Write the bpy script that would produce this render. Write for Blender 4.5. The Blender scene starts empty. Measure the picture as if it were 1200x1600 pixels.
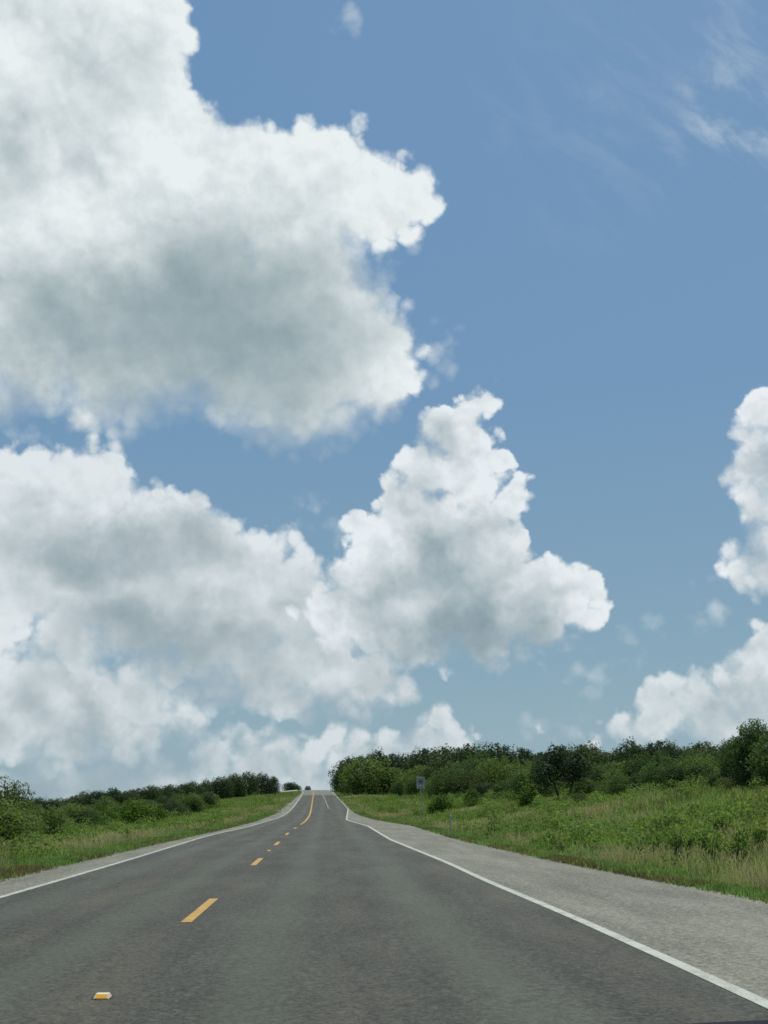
import bpy, math, random
import numpy as np
from mathutils import Vector, Matrix

random.seed(7)
rng = np.random.default_rng(11)
scene = bpy.context.scene
COL = scene.collection
R = math.radians

# ------------------------------------------------------------------ camera frame
EYE = np.array([0.0, 0.0, 1.4])
FPX = 1700.0                                  # focal length in pixels of the 1200x1600 photograph
TH = math.atan(455 / FPX)                     # looking up
PSI = math.atan(89 / FPX / 1.0 * math.cos(TH)) # looking right of the road
c_f = np.array([math.sin(PSI) * math.cos(TH), math.cos(PSI) * math.cos(TH), math.sin(TH)])
c_u = np.array([-math.sin(PSI) * math.sin(TH), -math.cos(PSI) * math.sin(TH), math.cos(TH)])
c_r = np.array([math.cos(PSI), -math.sin(PSI), 0.0])

def ray(px, py):
    d = c_f * FPX + c_r * (px - 600) - c_u * (py - 800)
    return d / np.linalg.norm(d)

def at(px, py, Y):
    d = ray(px, py)
    return EYE + d * (Y / d[1])

# ------------------------------------------------------------------ road profile
def _profile():
    Y = np.arange(-60, 4200, 1.0)
    g = np.interp(Y, [-60, 85, 120, 262, 332, 420, 520, 700, 4200], [0, 0, .0262, .0262, -.022, -.03, 0.0, 0.0, 0.0])
    z = np.cumsum(g) * 1.0
    z -= np.interp(0, Y, z)
    return Y, z
PY, PZ = _profile()
def ZR(Y):
    return np.interp(Y, PY, PZ)

def hit(px, py):
    """where the sight line to a road mark meets the road surface"""
    d = ray(px, py)
    t = np.arange(2, 420, .25)
    P = EYE[None] + d[None] * (t / d[1])[:, None]
    dz = P[:, 2] - ZR(P[:, 1])
    k = np.where(dz <= 0)[0]
    return P[k[0]] if len(k) else None

def edge(pts, near_x, smooth=9, tail=((420, -9.0), (700, -16.0))):
    ys, xs = [-60, 0], [near_x, near_x]
    for p in pts:
        h = hit(*p)
        if h is not None and h[1] > ys[-1] + .5:
            ys.append(h[1]); xs.append(h[0])
    last = xs[-1]
    for (y, dx) in tail:
        ys.append(y); xs.append(last + dx)
    Y = np.arange(-60, 700, 1.0)
    X = np.interp(Y, ys, xs)
    if smooth > 1:
        k = np.ones(smooth) / smooth
        X = np.convolve(np.pad(X, smooth // 2, mode='edge'), k, mode='valid')[:len(Y)]
    return Y, X

E_LL = edge([(0, 1405), (187, 1350), (333, 1304), (380, 1295), (417, 1283.5), (435.5, 1278), (449, 1271), (458, 1262), (466, 1251), (470, 1245.5), (473, 1239.5), (473.5, 1237)], -4.93, 15)
E_LS = edge([(0, 1375), (125, 1346), (250, 1317), (317, 1303), (380, 1288), (410, 1278), (432, 1270), (444.5, 1260.5), (455, 1251.5), (464, 1244), (469, 1239.5), (471, 1237)], -6.3, 15)
E_YC = edge([(160, 1562), (313, 1425), (403, 1347), (434, 1318), (450, 1302), (476, 1284.5), (485, 1271), (487, 1259), (489.5, 1244), (490.5, 1238)], -1.68, 15)
E_RL = edge([(1200, 1583), (900, 1440), (760, 1378), (700, 1350), (610, 1313), (575, 1291.5), (560, 1287), (541, 1281), (544, 1264), (531, 1250), (520, 1238)], 3.04, 3)
E_RS = edge([(1200, 1410), (875, 1347), (730, 1315), (675, 1299), (650, 1291), (600, 1283), (570, 1276), (549, 1266), (535, 1252), (522.5, 1238)], 6.45, 5)
def XE(e, Y):
    return np.interp(Y, e[0], e[1])

def sstep(a, b, x):
    t = np.clip((x - a) / (b - a), 0, 1)
    return t * t * (3 - 2 * t)

def lump(X, Y):
    return (np.sin(X * .31 + Y * .17) + np.sin(X * .13 - Y * .23 + 1.3) + .6 * np.sin(X * .71 + Y * .53 + .4) + .5 * np.sin(Y * .9 - X * .4)) * .33

def ground_z(X, Y):
    X = np.asarray(X, float); Y = np.asarray(Y, float)
    zr = ZR(Y); oR = X - XE(E_RS, Y); oL = XE(E_LS, Y) - X
    rise = np.interp(Y, [-60, 15, 60, 95, 140, 200, 250, 4000], [1.6, 1.75, 2.05, 1.7, .95, .2, -.1, 0])
    right = rise * sstep(1.5, 16, oR) - .10 * sstep(0, 1.2, oR) + 5.0 * sstep(14, 75, oR) - 6 * sstep(110, 400, oR)
    left = -.42 * sstep(0, 5, oL) - 7.0 * sstep(60, 230, oL) - 2.0 * sstep(9, 60, oL) * np.interp(Y, [0, 60, 200, 260, 400], [1, 1, .5, .1, .4])
    left = left - np.maximum(zr, 0) * .9 * sstep(22, 70, oL)
    z = zr + np.where(oR > 0, right, 0) + np.where(oL > 0, left, 0)
    o = np.maximum(np.maximum(oR, oL), 0)
    z = z + lump(X, Y) * np.minimum(o * .03, .16) * np.where(o > 0, 1, 0)
    inside = (oR < -.25) & (oL < -.25)
    z = np.where(inside, zr - .22, z)
    z = np.where((o <= .001) & ~inside, zr - .02, z)
    far = sstep(500, 1500, np.hypot(X, Y))
    return z * (1 - far) + far * (-4.0)

# ------------------------------------------------------------------ node helpers
class NT:
    def __init__(s, tree):
        s.t = tree; tree.nodes.clear()
    def n(s, typ, **kw):
        nd = s.t.nodes.new(typ)
        for k, v in kw.items():
            setattr(nd, k, v)
        return nd
    def l(s, a, b):
        s.t.links.new(a, b)
    def put(s, sock, v):
        if hasattr(v, 'is_linked') or isinstance(v, bpy.types.NodeSocket):
            s.l(v, sock)
        else:
            sock.default_value = v
    def m(s, op, a, b=None, c=None, clamp=False):
        nd = s.n('ShaderNodeMath', operation=op, use_clamp=clamp)
        s.put(nd.inputs[0], a)
        if b is not None: s.put(nd.inputs[1], b)
        if c is not None: s.put(nd.inputs[2], c)
        return nd.outputs[0]
    def v(s, op, a, b=None, c=None):
        nd = s.n('ShaderNodeVectorMath', operation=op)
        s.put(nd.inputs[0], a)
        if b is not None: s.put(nd.inputs[1], b)
        if c is not None: s.put(nd.inputs[2], c)
        return nd.outputs['Value'] if op in ('DISTANCE', 'LENGTH', 'DOT_PRODUCT') else nd.outputs['Vector']
    def scale(s, a, f):
        nd = s.n('ShaderNodeVectorMath', operation='SCALE')
        s.put(nd.inputs[0], a); s.put(nd.inputs['Scale'], f)
        return nd.outputs['Vector']
    def mr(s, x, a, b, c=0.0, d=1.0, smooth=True):
        nd = s.n('ShaderNodeMapRange', interpolation_type='SMOOTHSTEP' if smooth else 'LINEAR')
        s.put(nd.inputs[0], x)
        for i, q in enumerate((a, b, c, d)):
            s.put(nd.inputs[i + 1], q)
        return nd.outputs[0]
    def noise(s, vec, sc, det=4, rough=.5, dist=0.0, lac=2.0, out='Fac'):
        nd = s.n('ShaderNodeTexNoise')
        if vec is not None: s.l(vec, nd.inputs['Vector'])
        nd.inputs['Scale'].default_value = sc; nd.inputs['Detail'].default_value = det
        nd.inputs['Roughness'].default_value = rough; nd.inputs['Distortion'].default_value = dist
        nd.inputs['Lacunarity'].default_value = lac
        return nd.outputs[out]
    def voro(s, vec, sc, det=0, rough=.5, feature='SMOOTH_F1', smooth=.6):
        nd = s.n('ShaderNodeTexVoronoi', feature=feature)
        s.l(vec, nd.inputs['Vector'])
        nd.inputs['Scale'].default_value = sc; nd.inputs['Detail'].default_value = det
        nd.inputs['Roughness'].default_value = rough
        if feature == 'SMOOTH_F1': nd.inputs['Smoothness'].default_value = smooth
        return nd.outputs['Distance']
    def mix(s, f, a, b, blend='MIX'):
        nd = s.n('ShaderNodeMix', data_type='RGBA', blend_type=blend)
        s.put(nd.inputs[0], f)
        s.put(nd.inputs[6], a if not isinstance(a, tuple) else (*a, 1.0)[:4])
        s.put(nd.inputs[7], b if not isinstance(b, tuple) else (*b, 1.0)[:4])
        return nd.outputs[2]
    def ramp(s, fac, stops):
        nd = s.n('ShaderNodeValToRGB')
        s.put(nd.inputs[0], fac)
        e = nd.color_ramp.elements
        while len(e) < len(stops): e.new(.5)
        for q, (p, c) in zip(e, stops):
            q.position = p; q.color = (*c, 1.0)
        return nd.outputs[0]

def srgb(r, g, b):
    f = lambda u: (u / 255 / 12.92) if u <= 10.3 else ((u / 255 + .055) / 1.055) ** 2.4
    return (f(r), f(g), f(b))

# ------------------------------------------------------------------ sun and sky with cumulus
SUN_EL, SUN_AZ = R(62), R(32)
sunv = Vector((math.sin(SUN_AZ) * math.cos(SUN_EL), math.cos(SUN_AZ) * math.cos(SUN_EL), math.sin(SUN_EL)))
sl = bpy.data.lights.new('sun', 'SUN'); sl.energy = 4.2; sl.angle = R(.53); sl.color = (1.0, .955, .88)
so = bpy.data.objects.new('sun', sl); COL.objects.link(so)
so.rotation_euler = sunv.to_track_quat('Z', 'Y').to_euler(); so.location = (30, 40, 120)

def puff(cx, cy, r):
    a = ray(cx, cy); b = ray(cx + r, cy); c = ray(cx, cy + r)
    return tuple(a), .5 * (np.linalg.norm(a - b) + np.linalg.norm(a - c))

A_PUFFS = [(90, 50, 226), (60, 300, 300), (250, 320, 175), (395, 300, 112), (455, 295, 108), (520, 285, 92), (590, 318, 74), (640, 312, 44), (655, 290, 26),
           (300, 470, 170), (470, 430, 118), (560, 562, 92), (600, 540, 55), (470, 600, 108), (385, 592, 98), (250, 535, 108), (120, 520, 112), (15, 520, 120),
           (0, 630, 42), (160, 610, 52), (60, 590, 44), (610, 600, 50), (-300, 200, 380), (530, 500, 85), (420, 520, 120), (180, 560, 110)]
def band(x0, y0, x1, y1, r, gv, soft, n):
    return [(x0 + (x1 - x0) * i / (n - 1), y0 + (y1 - y0) * i / (n - 1), r, gv, soft) for i in range(n)]
A_GRAY = band(60, 500, 480, 530, 104, .47, 85, 5) + band(150, 590, 500, 620, 66, .30, 65, 4) + band(60, 650, 570, 700, 54, .44, 50, 6) + [(310, 440, 120, .40, 80), (280, 380, 70, .25, 60), (470, 410, 70, .28, 60),
          (0, 240, 70, .55, 80), (190, 150, 80, .25, 80), (545, 405, 50, .28, 50), (60, 590, 70, .22, 60), (370, 250, 50, .12, 50), (600, 660, 40, .35, 40), (610, 410, 30, .3, 30)]
B_PUFFS = [(45, 780, 92), (150, 748, 74), (110, 800, 90), (230, 845, 92), (310, 850, 84), (380, 890, 82), (438, 838, 20), (490, 888, 30), (20, 900, 90), (110, 900, 100),
           (215, 950, 100), (340, 960, 105), (450, 950, 90), (120, 1000, 60), (40, 1085, 80), (130, 1105, 85), (215, 1100, 66), (255, 1090, 34), (310, 985, 60), (410, 1050, 70), (345, 1068, 40), (318, 1085, 20), (500, 1040, 78),
           (590, 1055, 58), (640, 1075, 30), (0, 1140, 50), (100, 1150, 40), (-120, 850, 180), (-150, 1050, 150), (10, 965, 40), (70, 990, 50), (255, 1040, 40), (300, 1130, 34), (60, 1130, 60), (190, 1160, 40), (560, 1085, 40), (450, 1085, 40), (0, 1165, 50), (110, 1165, 46), (270, 1130, 30), (230, 1150, 36)]
B_GRAY = band(-10, 1105, 260, 1115, 40, .12, 36, 6) + band(40, 845, 330, 875, 46, .45, 45, 6) + band(110, 990, 430, 1005, 50, .46, 45, 6) + band(-20, 1172, 270, 1178, 40, .42, 30, 6) + band(330, 1080, 660, 1105, 40, .55, 34, 6) + [
          (190, 860, 60, .35, 50), (240, 1010, 60, .3, 50), (150, 1125, 34, .6, 36), (370, 920, 50, .25, 40), (450, 900, 40, .25, 40), (20, 940, 50, .4, 50), (60, 1075, 40, .4, 40), (500, 960, 40, .4, 40), (90, 770, 30, .18, 40), (250, 1050, 40, .35, 36), (560, 1040, 60, .3, 40)]
C_PUFFS = [(738, 634, 38), (722, 650, 42), (735, 765, 52), (770, 720, 38), (705, 668, 46), (682, 668, 40), (715, 685, 52), (745, 705, 38), (672, 735, 56), (740, 745, 56), (782, 735, 20), (805, 775, 34), (832, 770, 12), (640, 800, 66), (775, 830, 60), (590, 850, 62),
           (690, 880, 110), (590, 940, 95), (790, 930, 92), (870, 925, 60), (908, 895, 30), (925, 945, 30), (946, 946, 26), (850, 885, 26), (930, 890, 14), (700, 965, 72), (630, 990, 62), (535, 890, 44), (520, 960, 62), (770, 970, 66), (850, 970, 40), (560, 820, 26), (590, 1000, 44), (670, 1000, 48), (760, 1000, 46), (840, 990, 42), (905, 965, 34)]
C_GRAY = band(560, 1025, 900, 1005, 52, .55, 42, 6) + [(720, 990, 60, .35, 45), (700, 930, 80, .42, 60), (690, 690, 40, .46, 34), (650, 790, 46, .5, 40), (755, 800, 40, .45, 40), (550, 930, 36, .45, 40),
          (800, 890, 46, .28, 44), (620, 890, 46, .32, 40), (700, 850, 50, .25, 44), (880, 940, 36, .25, 36)]
D_PUFFS = [(1195, 640, 44), (1178, 690, 40), (1152, 745, 38), (1196, 740, 60), (1190, 800, 40), (1205, 850, 44), (1165, 876, 36), (1205, 900, 48), (1290, 760, 120), (1300, 900, 110), (1132, 758, 16)]
D_GRAY = [(1190, 780, 36, .5, 36), (1200, 850, 36, .35, 36), (1175, 700, 24, .22, 24), (1210, 920, 40, .3, 36)]
E_PUFFS = [(60, 1230, 36), (160, 1225, 38), (190, 1218, 24), (340, 1162, 30), (378, 1150, 24), (415, 1145, 26), (440, 1165, 30), (330, 1200, 40), (400, 1195, 50), (470, 1200, 44), (520, 1150, 30), (490, 1165, 24), (565, 1155, 26), (600, 1170, 36), (540, 1200, 50),
           (682, 1118, 34), (655, 1145, 32), (735, 1140, 18), (712, 1145, 26), (690, 1180, 60), (622, 1160, 26), (760, 1195, 30), (1008, 1088, 30), (1045, 1085, 30), (1090, 1075, 36), (1130, 1060, 36), (1165, 1035, 30), (1200, 1000, 36), (1190, 1070, 70), (1110, 1125, 60),
           (1020, 1130, 48), (965, 1140, 34), (930, 1160, 20), (1200, 1140, 70), (1300, 1080, 120), (850, 1148, 14), (300, 1120, 20), (150, 1180, 24), (240, 1180, 20)] + [(x, 1240, 44) for x in range(-40, 800, 50)] + [(330, 1175, 40), (430, 1185, 46), (560, 1185, 46), (640, 1175, 40), (1055, 1115, 46), (1100, 1105, 50), (1150, 1085, 50), (1195, 1050, 50), (985, 1150, 36)]
E_GRAY = band(300, 1222, 760, 1222, 30, .22, 30, 7) + band(960, 1150, 1230, 1120, 34, .40, 36, 5) + [(1180, 1075, 34, .45, 34), (690, 1125, 16, .4, 18), (420, 1170, 26, .4, 24), (1060, 1105, 24, .35, 24), (560, 1175, 24, .4, 24), (640, 1170, 24, .4, 24), (350, 1175, 20, .4, 20), (1125, 1085, 22, .35, 22), (60, 1230, 50, .6, 30), (180, 1235, 50, .55, 30)] + band(0, 1200, 260, 1200, 40, .4, 40, 5)
W_PUFFS = [(676, 566, 14), (690, 545, 12), (700, 528, 7), (685, 590, 16), (490, 796, 14), (508, 815, 16), (528, 835, 16), (925, 1052, 16), (905, 1068, 10), (942, 1040, 8), (985, 1035, 9), (1000, 1020, 8), (970, 1042, 7),
           (1115, 940, 18), (1090, 946, 9), (45, 675, 12), (850, 1140, 14), (880, 1142, 9), (830, 1136, 8), (1010, 972, 6), (549, 30, 5), (640, 395, 12)]

def build_world():
    w = bpy.data.worlds.new('World'); scene.world = w; w.use_nodes = True
    g = NT(w.node_tree)
    out = g.n('ShaderNodeOutputWorld'); bg = g.n('ShaderNodeBackground')
    g.l(bg.outputs[0], out.inputs[0])
    sky = g.n('ShaderNodeTexSky', sky_type='NISHITA', sun_disc=False, sun_elevation=SUN_EL, sun_rotation=SUN_AZ, altitude=200, air_density=1.0, dust_density=1.4, ozone_density=1.3)
    tc = g.n('ShaderNodeTexCoord')
    P = g.v('NORMALIZE', tc.outputs['Generated'])
    # clear-air colour
    el = g.n('ShaderNodeSeparateXYZ'); g.l(P, el.inputs[0]); ez = el.outputs['Z']
    skyc = g.mix(1.0, sky.outputs[0], (.066, .074, .062), 'MULTIPLY')
    air = g.ramp(g.mr(ez, -.1, 1.0, 0, 1, False), [(0.0, srgb(166, 187, 197)), (.10, srgb(144, 173, 190)), (.24, srgb(128, 162, 187)), (.42, srgb(113, 152, 190)), (.62, srgb(109, 149, 191)), (1.0, srgb(98, 138, 187))])
    skyc = g.mix(.82, skyc, air)
    # turbulence
    wn = g.noise(P, 9, 3, .5, out='Color')
    wv = g.scale(g.v('SUBTRACT', wn, (.5, .5, .5)), .024)
    wn2 = g.noise(P, 30, 8, .58, out='Color')
    wv2 = g.scale(g.v('SUBTRACT', wn2, (.5, .5, .5)), .030)
    Q = g.v('ADD', g.v('ADD', P, wv), wv2)          # warped direction
    Qs = g.v('ADD', P, wv)
    Qg = g.v('ADD', P, g.scale(g.v('SUBTRACT', g.noise(P, 8, 6, .58, out='Color'), (.5, .5, .5)), .17))
    Pw = g.v('ADD', P, g.scale(wv2, .5))
    up = np.array([.30, .1, 1.0]); up /= np.linalg.norm(up)
    def bill(p):                                    # rounded heads with creases between
        q = g.m('MINIMUM', g.voro(p, 40, 1, .5, 'F1'), .9); return g.m('MULTIPLY', q, q)
    b0 = bill(Pw)
    f0 = g.noise(Pw, 34, 5, .55); f1 = g.noise(g.v('ADD', Pw, tuple(up * .009)), 34, 5, .55)
    fine = g.m('SUBTRACT', g.m('SUBTRACT', f0, f1), g.m('MULTIPLY', g.m('SUBTRACT', b0, .25), .12))
    m0 = g.noise(Pw, 12, 4, .5); m1 = g.noise(g.v('ADD', Pw, tuple(up * .024)), 12, 4, .5)
    mid = g.m('SUBTRACT', m0, m1)
    soft = g.m('SUBTRACT', g.noise(Qs, 8, 4, .5), .5)
    hc = g.m('MULTIPLY_ADD', g.m('SUBTRACT', f0, .5), 1.3, g.m('SUBTRACT', .28, b0))
    def env(puffs, k=.012, coord=Q):
        acc = None
        for q in puffs:
            c, r = puff(*q)
            d = g.m('SUBTRACT', r, g.v('DISTANCE', coord, c))
            acc = d if acc is None else g.m('SMOOTH_MAX', acc, d, k)
        return acc
    def shade(grays):
        acc = None
        for (cx, cy, r, gv, soft_) in grays:
            c, rr = puff(cx, cy, r); ss = soft_ / FPX
            s = g.mr(g.v('DISTANCE', Qg, c), rr + ss, max(rr - ss, 0), 1.0, 1.0 - gv)
            acc = s if acc is None else g.m('MULTIPLY', acc, s)
        return g.m('SUBTRACT', 1.0, acc)
    col = skyc
    GEN_LIT, LIT, DARK = srgb(226, 234, 237), srgb(233, 240, 241), srgb(126, 150, 158)
    def layer(col, puffs, grays, amp=.030, w=.008, k=.032, lit=LIT, dark=DARK, gm=1.0, gf=.5, rim=.05, opacity=1.0, basesh=.10, soften=.05):
        E = env(puffs, k)
        D = g.m('MULTIPLY_ADD', hc, amp, E)
        S = shade(grays) if grays else None
        ww = g.m('MULTIPLY_ADD', S, soften, w) if S is not None else w
        a = g.m('MULTIPLY', g.mr(D, g.m('MULTIPLY', ww, -.45) if S is not None else -.6 * w, ww), opacity)
        thick = g.mr(D, 0.0, rim)
        sh = S if S is not None else 0.0
        calm = g.m('MULTIPLY_ADD', S, -.9, 1.0) if S is not None else 1.0
        det = g.m('ADD', g.m('MULTIPLY', g.m('MULTIPLY', mid, g.m('MULTIPLY_ADD', thick, .7, .3)), gm), g.m('MULTIPLY', fine, gf))
        det = g.m('MULTIPLY_ADD', soft, g.m('MULTIPLY', thick, .7), det)
        sh = g.m('MULTIPLY_ADD', det, g.m('MULTIPLY', calm, -1.0), sh)
        sh = g.m('MULTIPLY_ADD', thick, basesh, sh)
        sh = g.m('MINIMUM', g.m('MAXIMUM', sh, 0.0), 1.0)
        return g.mix(a, col, g.mix(sh, lit, dark))
    # thin cirrus streaks
    mp = g.n('ShaderNodeMapping'); mp.vector_type = 'TEXTURE'
    g.l(P, mp.inputs['Vector']); mp.inputs['Rotation'].default_value = (R(8), R(40), 0); mp.inputs['Scale'].default_value = (3.2, 1, 1)
    cn = g.noise(mp.outputs[0], 30, 8, .62, .6)
    ca = g.m('MULTIPLY', g.mr(cn, .44, .74), .40)
    cm1 = g.mr(g.v('DISTANCE', Qs, puff(1150, 205, 10)[0]), .085, .01)
    cm2 = g.m('MULTIPLY', g.mr(g.v('DISTANCE', Qs, puff(1160, 40, 10)[0]), .06, .01), .4)
    cm3 = g.m('MULTIPLY', g.mr(g.v('DISTANCE', Qs, puff(960, 170, 10)[0]), .15, .0), .22)
    ca = g.m('MULTIPLY', ca, g.m('ADD', g.m('ADD', cm1, cm2), cm3))
    col = g.mix(ca, col, GEN_LIT)
    # broken cumulus over the rest of the sky
    gn = g.noise(Qs, 3.2, 7, .55)
    fwd = g.mr(g.v('DISTANCE', P, tuple(ray(600, 800))), .55, .75)
    ga = g.m('MULTIPLY', g.m('MULTIPLY', g.mr(gn, .53, .60), fwd), g.mr(ez, 0.0, .06))
    gs = g.mr(gn, .56, .72, 0.0, .6)
    col = g.mix(ga, col, g.mix(gs, GEN_LIT, DARK))
    # distant row near the horizon, paler with air
    col = layer(col, E_PUFFS, E_GRAY, amp=.013, w=.006, k=.012, lit=srgb(220, 228, 231), dark=srgb(144, 164, 173), gm=2.2, gf=1.2, rim=.022, opacity=.96, soften=.03, basesh=.14)
    col = layer(col, B_PUFFS, B_GRAY, amp=.018, w=.008, lit=srgb(222, 230, 233), dark=srgb(141, 160, 168), gm=2.0, gf=.8, soften=.022, basesh=.17)
    col = layer(col, W_PUFFS, None, amp=.030, w=.028, k=.004, lit=srgb(214, 224, 228), opacity=.8)
    col = layer(col, C_PUFFS, C_GRAY, amp=.019, w=.005, k=.020, lit=srgb(230, 237, 240), dark=srgb(128, 151, 161), gm=2.1, gf=1.0, soften=.018, basesh=.17)
    col = layer(col, D_PUFFS, D_GRAY, amp=.014, w=.005, k=.018, lit=srgb(232, 238, 241), dark=srgb(130, 153, 166), gm=2.1, gf=1.1, rim=.035, soften=.03, basesh=.16)
    col = layer(col, A_PUFFS, A_GRAY, amp=.015, w=.007, gm=1.25, gf=.7, rim=.07, basesh=.08, soften=.045)
    # air thickening to the horizon
    hz = g.mr(ez, .14, -.02, 0.0, .24)
    col = g.mix(hz, col, srgb(164, 184, 194))
    g.l(col, bg.inputs['Color']); bg.inputs['Strength'].default_value = WORLD_STRENGTH
    w.cycles.sampling_method = 'MANUAL'; w.cycles.sample_map_resolution = 256
SKY_TINT = (1.0, 1.0, 1.0)
WORLD_STRENGTH = 1.0
build_world()

# ------------------------------------------------------------------ materials
def material(name):
    m = bpy.data.materials.new(name); m.use_nodes = True
    g = NT(m.node_tree)
    o = g.n('ShaderNodeOutputMaterial'); p = g.n('ShaderNodeBsdfPrincipled')
    g.l(p.outputs[0], o.inputs[0])
    return m, g, p, o

def plain(name, rgb, rough=.6, metal=0.0, coat=0.0, var=.15, sc=8):
    m, g, p, o = material(name)
    tc = g.n('ShaderNodeTexCoord')
    n = g.noise(tc.outputs['Object'], sc, 5, .6)
    g.l(g.mix(g.m('MULTIPLY', n, var * 2), rgb, tuple(c * .55 for c in rgb)), p.inputs['Base Color'])
    p.inputs['Roughness'].default_value = rough; p.inputs['Metallic'].default_value = metal; p.inputs['Coat Weight'].default_value = coat
    return m

def road_material(name, dark, light, grain_sc, lane=False):
    m, g, p, o = material(name)
    geo = g.n('ShaderNodeNewGeometry'); pos = geo.outputs['Position']
    f = g.noise(pos, grain_sc, 3, .7)
    f2 = g.noise(pos, grain_sc * .22, 4, .65)
    v = g.voro(pos, grain_sc * 1.3, 0, .5, 'F1')
    mp = g.n('ShaderNodeMapping'); g.l(pos, mp.inputs['Vector']); mp.inputs['Scale'].default_value = (1, .14, 1)
    streak = g.noise(mp.outputs[0], 1.3, 6, .62)
    patch = g.noise(pos, .33, 5, .6)
    t = g.m('ADD', g.m('MULTIPLY', g.m('SUBTRACT', f, .5), 3.0), g.m('MULTIPLY', g.m('SUBTRACT', f2, .5), .8))
    t = g.m('ADD', t, g.m('MULTIPLY', g.m('SUBTRACT', streak, .5), 1.4))
    t = g.m('ADD', t, g.m('MULTIPLY', g.m('SUBTRACT', patch, .5), .8))
    t = g.m('ADD', t, .45, clamp=True)
    c = g.mix(t, dark, light)
    # coarse aggregate
    t2 = g.noise(pos, grain_sc * .42, 2, .6)
    c = g.mix(g.m('MULTIPLY', g.mr(t2, .52, .68), .38), c, tuple(np.array(dark) * .8))
    c = g.mix(g.m('MULTIPLY', g.mr(t2, .48, .34), .34), c, tuple(np.array(light) * 1.45))
    warm = g.mr(g.noise(pos, grain_sc * .6, 2, .6), .45, .75)
    c = g.mix(g.m('MULTIPLY', warm, .35), c, tuple(np.array(light) * np.array((1.10, .92, .72))))
    # pale stone chips in the seal
    chip = g.mr(v, .16, .08)
    rnd = g.noise(pos, grain_sc * .5, 0, .5)
    chip = g.m('MULTIPLY', chip, g.mr(rnd, .56, .68))
    c = g.mix(g.m('MULTIPLY', chip, .55), c, (.42, .40, .36))
    if lane:
        sx = g.n('ShaderNodeSeparateXYZ'); g.l(pos, sx.inputs[0])
        x = sx.outputs['X']; y = sx.outputs['Y']
        # polished wheel paths and the oily strip between them
        wp = None
        for cx in (-.55, 1.35, -4.1, -2.5):
            k = g.mr(g.m('ABSOLUTE', g.m('SUBTRACT', x, cx)), .55, .05)
            wp = k if wp is None else g.m('MAXIMUM', wp, k)
        c = g.mix(g.m('MULTIPLY', wp, .34), c, tuple(np.array(light) * np.array((1.14, 1.16, 1.06))))
        # brownish, dirtier strips between the wheel paths
        br = None
        for cx in (-1.7, .4, 2.5, -3.3):
            k = g.mr(g.m('ABSOLUTE', g.m('SUBTRACT', x, cx)), .75, .1)
            br = k if br is None else g.m('MAXIMUM', br, k)
        br = g.m('MULTIPLY', br, g.mr(streak, .35, .65, .25, 1.0))
        c = g.mix(g.m('MULTIPLY', br, .55), c, g.mix(t, (.012, .0105, .007), (.085, .077, .052)))
        newer = g.mr(g.m('ADD', y, g.m('MULTIPLY', patch, 8)), 205, 225)
        c = g.mix(newer, c, tuple(np.array(light) * 1.75))
        # tar-sealed cracks
        cr = g.n('ShaderNodeTexVoronoi', feature='DISTANCE_TO_EDGE')
        wpv = g.v('ADD', mp.outputs[0], g.scale(g.noise(pos, 1.5, 4, .6, out='Color'), .5))
        g.l(wpv, cr.inputs['Vector']); cr.inputs['Scale'].default_value = .42
        k = g.m('MULTIPLY', g.mr(cr.outputs[0], .010, .002), g.mr(patch, .5, .6))
        c = g.mix(g.m('MULTIPLY', k, .5), c, (.015, .015, .016))
    g.l(c, p.inputs['Base Color'])
    p.inputs['Roughness'].default_value = .86; p.inputs['Specular IOR Level'].default_value = .35
    b = g.n('ShaderNodeBump'); b.inputs['Strength'].default_value = .55; b.inputs['Distance'].default_value = .006
    g.l(g.m('ADD', f, g.m('MULTIPLY', v, -.6)), b.inputs['Height']); g.l(b.outputs[0], p.inputs['Normal'])
    return m

M_ASPH = road_material('asphalt', (.006, .0078, .0056), (.066, .074, .057), 34, True)
M_SHLD = road_material('shoulder_chipseal', (.050, .052, .039), (.210, .214, .165), 34)

def paint_material(name, rgb, wear=.5):
    m, g, p, o = material(name)
    geo = g.n('ShaderNodeNewGeometry'); pos = geo.outputs['Position']
    n = g.noise(pos, 55, 5, .7); n2 = g.noise(pos, 3, 4, .6)
    k = g.m('MULTIPLY', g.mr(g.m('ADD', n, g.m('MULTIPLY', n2, .5)), .70, .90), wear)
    g.l(g.mix(k, g.mix(n2, rgb, tuple(c * .8 for c in rgb)), (.10, .098, .09)), p.inputs['Base Color'])
    p.inputs['Roughness'].default_value = .7
    b = g.n('ShaderNodeBump'); b.inputs['Strength'].default_value = .4; b.inputs['Distance'].default_value = .004
    g.l(n, b.inputs['Height']); g.l(b.outputs[0], p.inputs['Normal'])
    return m
M_WHITE = paint_material('white_road_paint', (.40, .43, .355), .7)
M_YELL = paint_material('yellow_road_paint', (.44, .255, .012), .6)
M_FAINT = paint_material('worn_white_paint', (.20, .20, .19), .9)

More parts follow.
